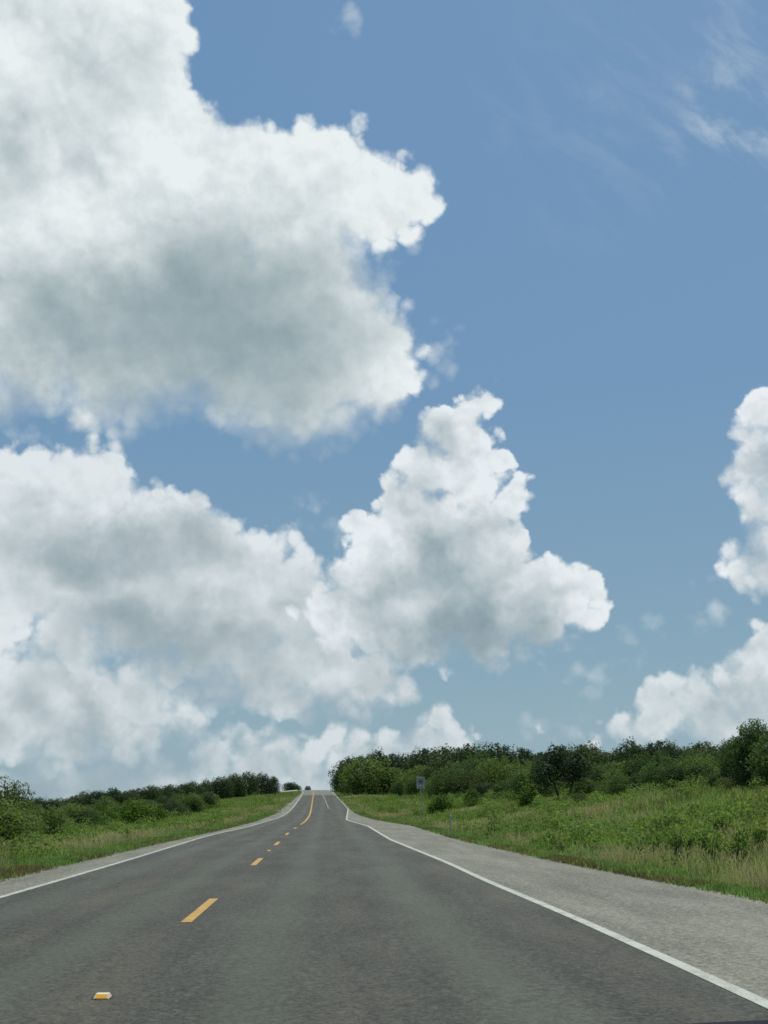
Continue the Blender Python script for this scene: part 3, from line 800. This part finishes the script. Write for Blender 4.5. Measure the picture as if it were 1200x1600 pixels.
while px < 1150:                                                # front row
    Y = front_R(px) * random.uniform(.92, 1.02)
    if abs(px - 880) < 18: px += 22; continue
    foot = np.interp(px, [545, 600, 650, 870, 970, 1140, 1200], [1238, 1246, 1247, 1246, 1238, 1224, 1218])
    ty = foot - random.choice([random.uniform(18, 34), random.uniform(34, 64)])
    plant(px, Y, ty, random.choice(['brush', 'brush', 'brush', 'brush', 'oak', 'mesquite']), L_RF, G_RF, wide=random.uniform(.75, 1.3))
    px += random.uniform(20, 34)
# trees one can single out on the right
plant(531, 268, 1204, 'oak', 'dark tree at the left end of the right wood, nearest the crest', wide=.62)
plant(544, 250, 1188, 'oak', 'tall dark tree just right of the end tree beside the road crest', wide=.75)
plant(552, 238, 1212, 'brush', 'bright green bush tree below the dark trees beside the crest', wide=.9)
plant(586, 214, 1205, 'brush', 'rounded mid green tree near the road, left of the route sign', wide=1.1)
plant(878, 84, 1163, 'leaning', 'dark tree with bare leaning trunks showing at the field edge', wide=.95)
plant(1193, 55, 1122, 'bigleaf', 'tallest leafy tree at the right edge of the view', wide=.85)
plant(1150, 60, 1150, 'bigleaf', 'slender feathery tree just left of the tallest right edge tree', wide=.55)
plant(1230, 52, 1135, 'bigleaf', 'green tree cut off by the right edge of the view', wide=1.0)
plant(1090, 66, 1180, 'brush', 'round light green tree in front of the right skyline, near the field', wide=1.1)
# shrubs standing in the right field
FS = [(738, 104, 1233, 'bush', 'rounded green shrub in the field, second shrub right of the route sign', 1.0), (690, 98, 1241, 'bush', 'low wide green shrub beside the route sign, nearest to it', 1.3),
      (826, 84, 1230, 'bush', 'leafy green shrub in the field below the leaning dark tree', 1.0), (905, 72, 1236, 'mesquite', 'pale grey green shrub at the foot of the right wood', 1.2),
      (1010, 66, 1224, 'mesquite', 'pale feathery shrub at the upper edge of the right field', 1.3), (1135, 54, 1212, 'mesquite', 'pale shrub below the tall trees at the right edge', 1.2)]
for (qx, Y, ty, kd, lb, wd) in FS:
    plant(qx, Y, ty, kd, lb, None, 'shrub', 'shrub', wd)
# left wood
px = -50
while px < 330:
    f = front_L(px); Y = f + np.interp(px, [0, 250, 330], [55, 50, 40]) * random.uniform(.8, 1.2)
    plant(px, Y, sky_at(SKY_L, px) + random.uniform(-2, 3), 'oak', L_LR, G_LR, wide=random.uniform(.95, 1.3))
    px += random.uniform(14, 22)
px = 30
while px < 345:
    f = front_L(px); Y = f + np.interp(px, [0, 250, 330], [18, 16, 12]) * random.uniform(.7, 1.2)
    ty = sky_at(SKY_L, max(px, 60)) + random.uniform(12, 24)
    plant(px, Y, ty, random.choice(['brush', 'brush', 'oak']), 'green bushy tree in the middle row of the wood left of the road', 'trees in the middle of the left wood', wide=random.uniform(1.0, 1.3))
    px += random.uniform(20, 30)
px = 12
while px < 325:
    Y = front_L(px) * random.uniform(.9, 1.02)
    foot = np.interp(px, [0, 42, 167, 258, 325], [1303, 1298, 1287, 1280, 1265])
    plant(px, Y, foot - random.uniform(22, 42), random.choice(['brush', 'brush', 'oak', 'bush']), L_LF, G_LF, wide=random.uniform(1.0, 1.35))
    px += random.uniform(19, 30)
for (qx, Y, ty, kd, lb, wd) in [
    (346, 190, 1212, 'oak', 'dark tree at the left end of the tall clump near the left crest', 1.0),
    (366, 205, 1207, 'oak', 'second dark tree in the tall clump near the left crest', .9),
    (388, 222, 1205, 'oak', 'highest dark tree in the middle of the clump near the left crest', .9),
    (408, 232, 1207, 'oak', 'dark tree right of the highest in the clump near the left crest', .8),
    (426, 242, 1212, 'oak', 'last dark tree at the right end of the clump near the left crest', .7),
    (453, 318, 1221, 'oak', 'small separate dark bush tree right beside the road at the left crest', 1.2),
    (463, 326, 1226, 'oak', 'lowest dark bush right against the road at the left crest', 1.2),
    (374, 205, 1232, 'bush', 'light green bush at the foot of the left crest clump', 1.2),
    (300, 128, 1245, 'brush', 'rounded light green bush at the front of the left wood', 1.2),
    (14, 50, 1207, 'mesquite', 'pale thin leaved tree at the left edge against the sky', .62),
    (2, 47, 1246, 'brush', 'dense bush under the thin tree at the left edge', 1.3)]:
    plant(qx, Y, ty, kd, lb, None, 'tree' if kd != 'bush' else 'shrub', 'tree' if kd != 'bush' else 'shrub', wd)

# ------------------------------------------------------------------ grass and weeds
def blades(name, mat, XY, hgt, wid, seed, per=5, spread=.12, lean=.45, kind='stuff', head=False):
    r = np.random.default_rng(seed)
    n = len(XY); N = n * per
    base = np.repeat(XY, per, 0) + r.normal(size=(N, 2)) * spread * np.repeat(np.maximum(1, np.hypot(XY[:, 0], XY[:, 1]) / 45), per)[:, None]
    z = ground_z(base[:, 0], base[:, 1])
    h = np.repeat(hgt, per) * r.uniform(.55, 1.2, N); w = np.repeat(wid, per) * r.uniform(.7, 1.3, N)
    a = r.uniform(0, 6.283, N); ln = r.uniform(.1, lean, N) * h
    la = r.uniform(0, 6.283, N)
    tx, ty = np.cos(a), np.sin(a)
    dx, dy = np.cos(la) * ln, np.sin(la) * ln
    B = np.stack([base[:, 0], base[:, 1], z - .02], 1)
    T = np.stack([tx, ty, np.zeros(N)], 1)
    mid = B + np.stack([dx * .3, dy * .3, h * .55], 1)
    tip = B + np.stack([dx, dy, h], 1)
    w0, w1 = w[:, None] * .5, w[:, None] * (.5 if not head else .18)
    V = np.stack([B - T * w0, B + T * w0, mid + T * w1 * .9, tip + T * w1 * (.12 if not head else 2.4), tip - T * w1 * (.12 if not head else 2.4), mid - T * w1 * .9], 1)
    # two quads sharing the middle edge -> one island per blade
    Vv = np.ascontiguousarray(V.reshape(-1, 3), np.float32)
    idx = np.arange(N)[:, None] * 6
    L = np.concatenate([idx + np.array([[0, 1, 2, 5]]), idx + np.array([[5, 2, 3, 4]])], 1).astype(np.int32).ravel()
    me = bpy.data.meshes.new(name)
    me.vertices.add(len(Vv)); me.vertices.foreach_set('co', Vv.ravel())
    me.loops.add(len(L)); me.loops.foreach_set('vertex_index', L)
    me.polygons.add(2 * N); me.polygons.foreach_set('loop_start', np.arange(0, 8 * N, 4, dtype=np.int32))
    me.update(calc_edges=True)
    o = link(name, me, mat); o['kind'] = kind
    return o

def scatter(n, side, y0, y1, o0, o1, power=1.0, seed=0):
    """points beside the road, denser near the viewer"""
    r = np.random.default_rng(seed)
    u = r.random(n)
    Y = y0 * (y1 / y0) ** (u ** power)
    o = o0 + (o1 - o0) * r.random(n)
    X = XE(E_RS, Y) + o if side > 0 else XE(E_LS, Y) - o
    return np.stack([X, Y], 1)
def pnoise(XY, sc, seed):
    x, y = XY[:, 0] * sc, XY[:, 1] * sc
    return (np.sin(x * 1.0 + y * .7 + seed) + np.sin(x * 1.9 - y * 1.3 + 2 * seed) + np.sin(-x * .8 + y * 2.3 + 3 * seed) + .7 * np.sin(x * 3.7 + y * 3.1 + seed)) / 3.7

R1 = scatter(46000, 1, 13, 260, 0, 24, 1.0, 1); L1 = scatter(22000, -1, 18, 260, 0, 15, 1.0, 2)
G1 = np.concatenate([R1, L1, scatter(5000, 1, 12, 120, -.08, .7, 1.0, 3), scatter(4000, -1, 16, 120, -.08, .7, 1, 4)])
dist = np.hypot(G1[:, 0], G1[:, 1])
edge_o = np.maximum(G1[:, 0] - XE(E_RS, G1[:, 1]), XE(E_LS, G1[:, 1]) - G1[:, 0])
hg = (.15 + .15 * sstep(.3, 4, edge_o)) * (1 + .5 * pnoise(G1, .35, 1.0))
blades('roadside_grass', M_GRASS, G1, np.maximum(hg, .08), .010 + dist * .00042, 5, per=6)
# tan seed-head grass in drifts near the shoulders
S = np.concatenate([scatter(26000, 1, 15, 200, .9, 8.5, 1.0, 21), scatter(16000, -1, 20, 180, 1.0, 6.5, 1.0, 22), scatter(9000, 1, 15, 120, 6, 22, 1.0, 23)])
keep = pnoise(S, .22, 2.2) + rng.uniform(-.35, .35, len(S)) > .36
S = S[keep]; ds = np.hypot(S[:, 0], S[:, 1])
blades('dry_grass', M_STRAW, S, np.full(len(S), .42), .006 + ds * .00028, 6, per=4, lean=.5, head=True)
# reddish weeds further up the field
W_ = np.concatenate([scatter(20000, 1, 18, 150, 4, 22, 1.0, 31), scatter(5000, -1, 22, 160, 3, 14, 1.0, 32), scatter(9000, 1, 13, 120, -.1, .55, 1.0, 33), scatter(5000, -1, 18, 120, -.1, .5, 1.0, 34)])
W_ = W_[pnoise(W_, .4, 5.1) + rng.uniform(-.3, .3, len(W_)) > np.where(np.maximum(W_[:, 0] - XE(E_RS, W_[:, 1]), XE(E_LS, W_[:, 1]) - W_[:, 0]) < .6, .10, .55)]; dw = np.hypot(W_[:, 0], W_[:, 1])
blades('reddish_weeds', M_REDW, W_, np.where(np.maximum(W_[:, 0] - XE(E_RS, W_[:, 1]), XE(E_LS, W_[:, 1]) - W_[:, 0]) < .6, .14, .38), .010 + dw * .0004, 7, per=4)
# taller light-green weeds, mixed through the field as ground cover
T_ = np.concatenate([scatter(16000, 1, 16, 200, 2.5, 24, 1.0, 41), scatter(9000, -1, 20, 200, 2.5, 12, 1.0, 42)])
T_ = T_[pnoise(T_, .3, 8.3) + rng.uniform(-.35, .35, len(T_)) > .15]; dt = np.hypot(T_[:, 0], T_[:, 1])
blades('field_weeds', M_WEED, T_, np.full(len(T_), .42), .014 + dt * .0005, 8, per=5, lean=.7)

# mounds of broad-leaved ground cover through both verges
Mn = np.concatenate([scatter(1500, 1, 15, 170, 1.6, 24, 1.0, 51), scatter(800, -1, 20, 170, 1.6, 17, 1.0, 52)])
Mn = Mn[pnoise(Mn, .27, 3.7) + rng.uniform(-.5, .5, len(Mn)) > -.05]
mz = ground_z(Mn[:, 0], Mn[:, 1]); md_ = np.hypot(Mn[:, 0], Mn[:, 1])
mr_ = rng.uniform(.16, .42, len(Mn)) * (1 + md_ / 120)
cs_, rs_ = [], []
for (x, y), z, rr in zip(Mn, mz, mr_):
    for q in range(3):
        a = random.uniform(0, 6.28); cs_.append((x + rr * .8 * math.cos(a), y + rr * .8 * math.sin(a), z + rr * random.uniform(.2, .9))); rs_.append(rr * random.uniform(.5, .9))
cm_ = leaf_cloud(cs_, rs_, 190000, .058, 77, up=.5, asp=.5, inner=.2)
M_COVER = leaf_material('ground_cover_leaves', (.065, .108, .030), (.205, .29, .085), .45, 0, [((.06, .10, .03), .5, .5, .62, .7), ((.26, .19, .11), .35, .58, .68, .6)])
o = link('ground_cover', cm_, M_COVER); o['kind'] = 'stuff'

# broad-leaved weed plants singled out at the right
def weed_plant(px, py, Y, H, label):
    p = at(px, py, Y); X = p[0]; z0 = float(ground_z(X, Y))
    t = empty('weed_plant', (X, Y, z0)); tag(t, label, 'weed', 'leafy weed plants in the right field')
    r = random.Random(int(px * 7 + Y)); m = MB(); cs = []
    for k in range(9):
        a = r.uniform(0, 6.28); q = r.uniform(.15, .5) * H
        tip = (q * math.cos(a), q * math.sin(a), H * r.uniform(.6, 1.0))
        m.tube([(0, 0, -.05), (tip[0] * .4, tip[1] * .4, tip[2] * .55), tip], [.014, .010, .004], 5)
        for u in np.linspace(.3, 1, 6): cs.append((tip[0] * u, tip[1] * u, tip[2] * u))
    m.build('stem', M_BARK, t)
    cm = leaf_cloud(cs, [H * .11] * len(cs), 520, .055, int(px), up=.1, asp=.42, inner=.3)
    link('leaves', cm, M_WEED, t)
for (a, b, Y, H, lb) in [(1062, 1312, 27, .85, 'bright leafy weed, leftmost of the tall weeds in the right field'), (1085, 1300, 30, 1.0, 'tall bright weed just behind the leftmost leafy weed at right'),
                         (1112, 1318, 26, .8, 'leafy weed in the middle of the right weed clump'), (1150, 1320, 25, .9, 'leafy weed near the right edge, nearest the shoulder'),
                         (1180, 1305, 27, 1.0, 'tallest leafy weed at the right edge of the view'), (1130, 1290, 32, .9, 'leafy weed at the back of the right weed clump')]:
    weed_plant(a, b, Y, H, lb)

# ------------------------------------------------------------------ camera and output
cam = bpy.data.cameras.new('camera'); co = bpy.data.objects.new('camera', cam); COL.objects.link(co)
cam.sensor_fit = 'VERTICAL'; cam.sensor_height = 24; cam.lens = 24 * FPX / 1600
cam.clip_start = .05; cam.clip_end = 12000
Mx = Matrix(((c_r[0], c_u[0], -c_f[0]), (c_r[1], c_u[1], -c_f[1]), (c_r[2], c_u[2], -c_f[2])))
co.matrix_world = Matrix.Translation(Vector(EYE)) @ Mx.to_4x4()
scene.camera = co
vs = scene.view_settings; vs.view_transform = 'Standard'; vs.look = 'None'; vs.gamma = 1.0; vs.exposure = 0.0
scene.render.engine = 'CYCLES'
scene.cycles.max_bounces = 6; scene.cycles.diffuse_bounces = 3; scene.cycles.transmission_bounces = 3; scene.cycles.glossy_bounces = 2
scene.cycles.use_denoising = False
scene.cycles.filter_width = 1.7
print('trees', NTREE)
